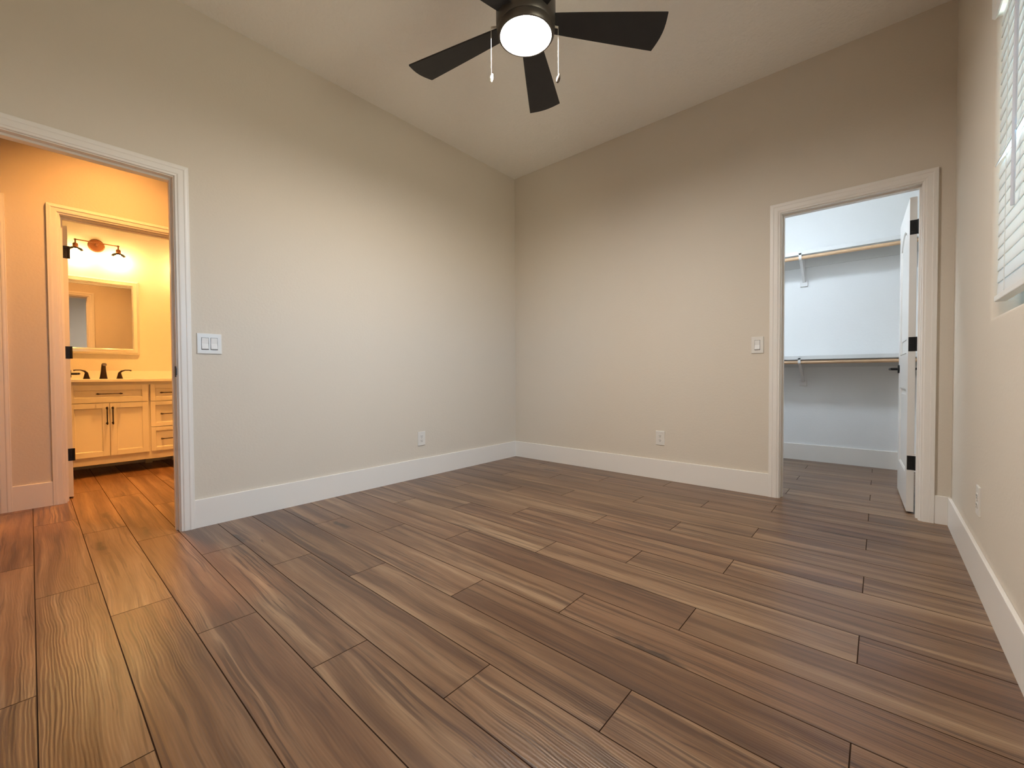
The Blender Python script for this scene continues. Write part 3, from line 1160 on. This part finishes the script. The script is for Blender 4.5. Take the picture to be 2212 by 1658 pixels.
FL = ('dark bronze widespread faucet on the counter beneath the left mirror', 'dark bronze widespread faucet at the counter end hidden behind the door jamb')
for i, sy in enumerate(SINKS):
    fxx = -2.68
    fa = thing('faucet', FL[i], 'faucet', (fxx, sy, .880), group='faucets on the vanity')
    bm = bmesh.new()
    # tapering spout leaning toward the bowl
    b2 = bmesh.new()
    secs = [(0, .031, .026, .880), (.004, .026, .022, .905), (.010, .020, .018, .955), (.020, .017, .016, .995), (.040, .016, .013, 1.022), (.085, .016, .008, 1.028), (.120, .015, .007, 1.012)]
    prev = None
    for k, (dx, hw, hd, z) in enumerate(secs):
        n = 16
        if k < 4:
            ring = [b2.verts.new((fxx + dx + hd * math.cos(2 * PI * q / n), sy + hw * math.sin(2 * PI * q / n), z)) for q in range(n)]
        else:
            ring = [b2.verts.new((fxx + dx + hd * math.cos(2 * PI * q / n) * .7, sy + hw * math.sin(2 * PI * q / n), z + hd * math.cos(2 * PI * q / n) * -.8)) for q in range(n)]
        if prev:
            for q in range(n):
                b2.faces.new((prev[q], prev[(q + 1) % n], ring[(q + 1) % n], ring[q]))
        else:
            b2.faces.new(ring[::-1])
        prev = ring
    b2.faces.new(prev)
    merge(bm, b2)
    obj('spout', bm, M['bronze'], fa, True)
    for s in (-1, 1):
        hy = sy + s * .117
        bm = bmesh.new()
        lathe(bm, [(0, .880), (.026, .880), (.025, .884), (.017, .915), (.012, .938), (.009, .946), (0, .948)], 24, Matrix.Translation((fxx, hy, 0)))
        tube(bm, [(fxx, hy, .940), (fxx + .002, hy + s * .014, .957), (fxx + .004, hy + s * .040, .967), (fxx + .005, hy + s * .070, .967), (fxx + .005, hy + s * .088, .963)],
             [.010, .0085, .0055, .0055, .007], 10)
        obj('handle', bm, M['bronze'], fa, True)

ML = ('rectangular framed wall mirror above the faucet seen through the doorways', 'rectangular framed wall mirror above the far sink behind the doorway jamb')
for i, sy in enumerate(SINKS):
    my0, my1, mz0, mz1 = sy - .300, sy + .292, 1.130, 1.888
    mi = thing('wall_mirror', ML[i], 'mirror', (BX, (my0 + my1) / 2, mz0), group='mirrors above the vanity')
    xb, xf_ = BX + .001, BX + .034
    fo, fi = .020, .058
    # sloped outer bevel, flat band, thin inner bevel
    bm = bmesh.new()
    def ring(d, x):
        return [bm.verts.new(p) for p in ((x, my0 + d, mz0 + d), (x, my1 - d, mz0 + d), (x, my1 - d, mz1 - d), (x, my0 + d, mz1 - d))]
    rs = [ring(0, xb), ring(0, xb + .008), ring(fo, xf_), ring(fo + .002, xf_ - .002), ring(fi - .012, xf_ - .002), ring(fi - .010, xf_), ring(fi, xf_ - .010), ring(fi, xb)]
    for r0, r1 in zip(rs, rs[1:]):
        for k in range(4):
            bm.faces.new((r0[k], r0[(k + 1) % 4], r1[(k + 1) % 4], r1[k]))
    obj('bevelled_frame', bm, M['mirror_frame'], mi)
    bm = bmesh.new()
    box(bm, xb + .004, xf_ - .012, my0 + fi - .001, my1 - fi + .001, mz0 + fi - .001, mz1 - fi + .001)
    obj('mirror_glass', bm, M['mirror'], mi)

VL = ('two lamp vanity light with round brown backplate above the left mirror', 'two lamp vanity light hidden behind the jamb above the right mirror')
for i, sy in enumerate(SINKS):
    cy, cz = sy - .018, 2.200
    lt = thing('vanity_light', VL[i], 'wall lamp', (BX, cy, cz), group='vanity lights above the mirrors')
    RX = Matrix.Translation((BX, cy, cz)) @ Matrix.Rotation(PI / 2, 4, 'Y')
    bm = bmesh.new()
    lathe(bm, [(0, 0), (.062, 0), (.062, .012), (.054, .020), (0, .022)], 40, RX)
    obj('backplate', bm, M['brown_metal'], lt, True)
    ax_ = BX + .105
    bm = bmesh.new()
    tube(bm, [(BX + .02, cy, cz), (ax_, cy, cz + .004)], .008, 12)
    tube(bm, [(ax_, cy - .150, cz + .008), (ax_, cy + .150, cz + .008)], .0055, 12)
    for s in (-1, 1):
        lathe(bm, [(0, .010), (.009, .006), (.010, 0), (.009, -.006), (0, -.010)], 14, Matrix.Translation((ax_, cy + s * .150, cz + .008)))
    obj('arm', bm, M['brown_metal'], lt, True)
    for s in (-1, 1):
        ly = cy + s * .150
        TL = Matrix.Translation((ax_, ly, cz))
        bm = bmesh.new()
        lathe(bm, [(0, .006), (.006, .006), (.006, -.022), (.014, -.026), (.019, -.034), (.019, -.066), (.016, -.070), (0, -.070)], 24, TL)
        so = obj('socket', bm, M['brown_metal'], lt, True)
        bm = bmesh.new()
        lathe(bm, [(.018, -.062), (.030, -.066), (.046, -.075), (.054, -.088), (.053, -.0885), (.045, -.0765), (.030, -.0675), (.018, -.0635)], 32, TL)
        obj('glass_shade', bm, M['shade_glass'], so, True)
        bm = bmesh.new()
        lathe(bm, [(0, -.069), (.012, -.072), (.016, -.088), (.026, -.108), (.030, -.124), (.026, -.142), (.014, -.153), (0, -.156)], 24, TL)
        obj('bulb', bm, M['bulb'], so, True)
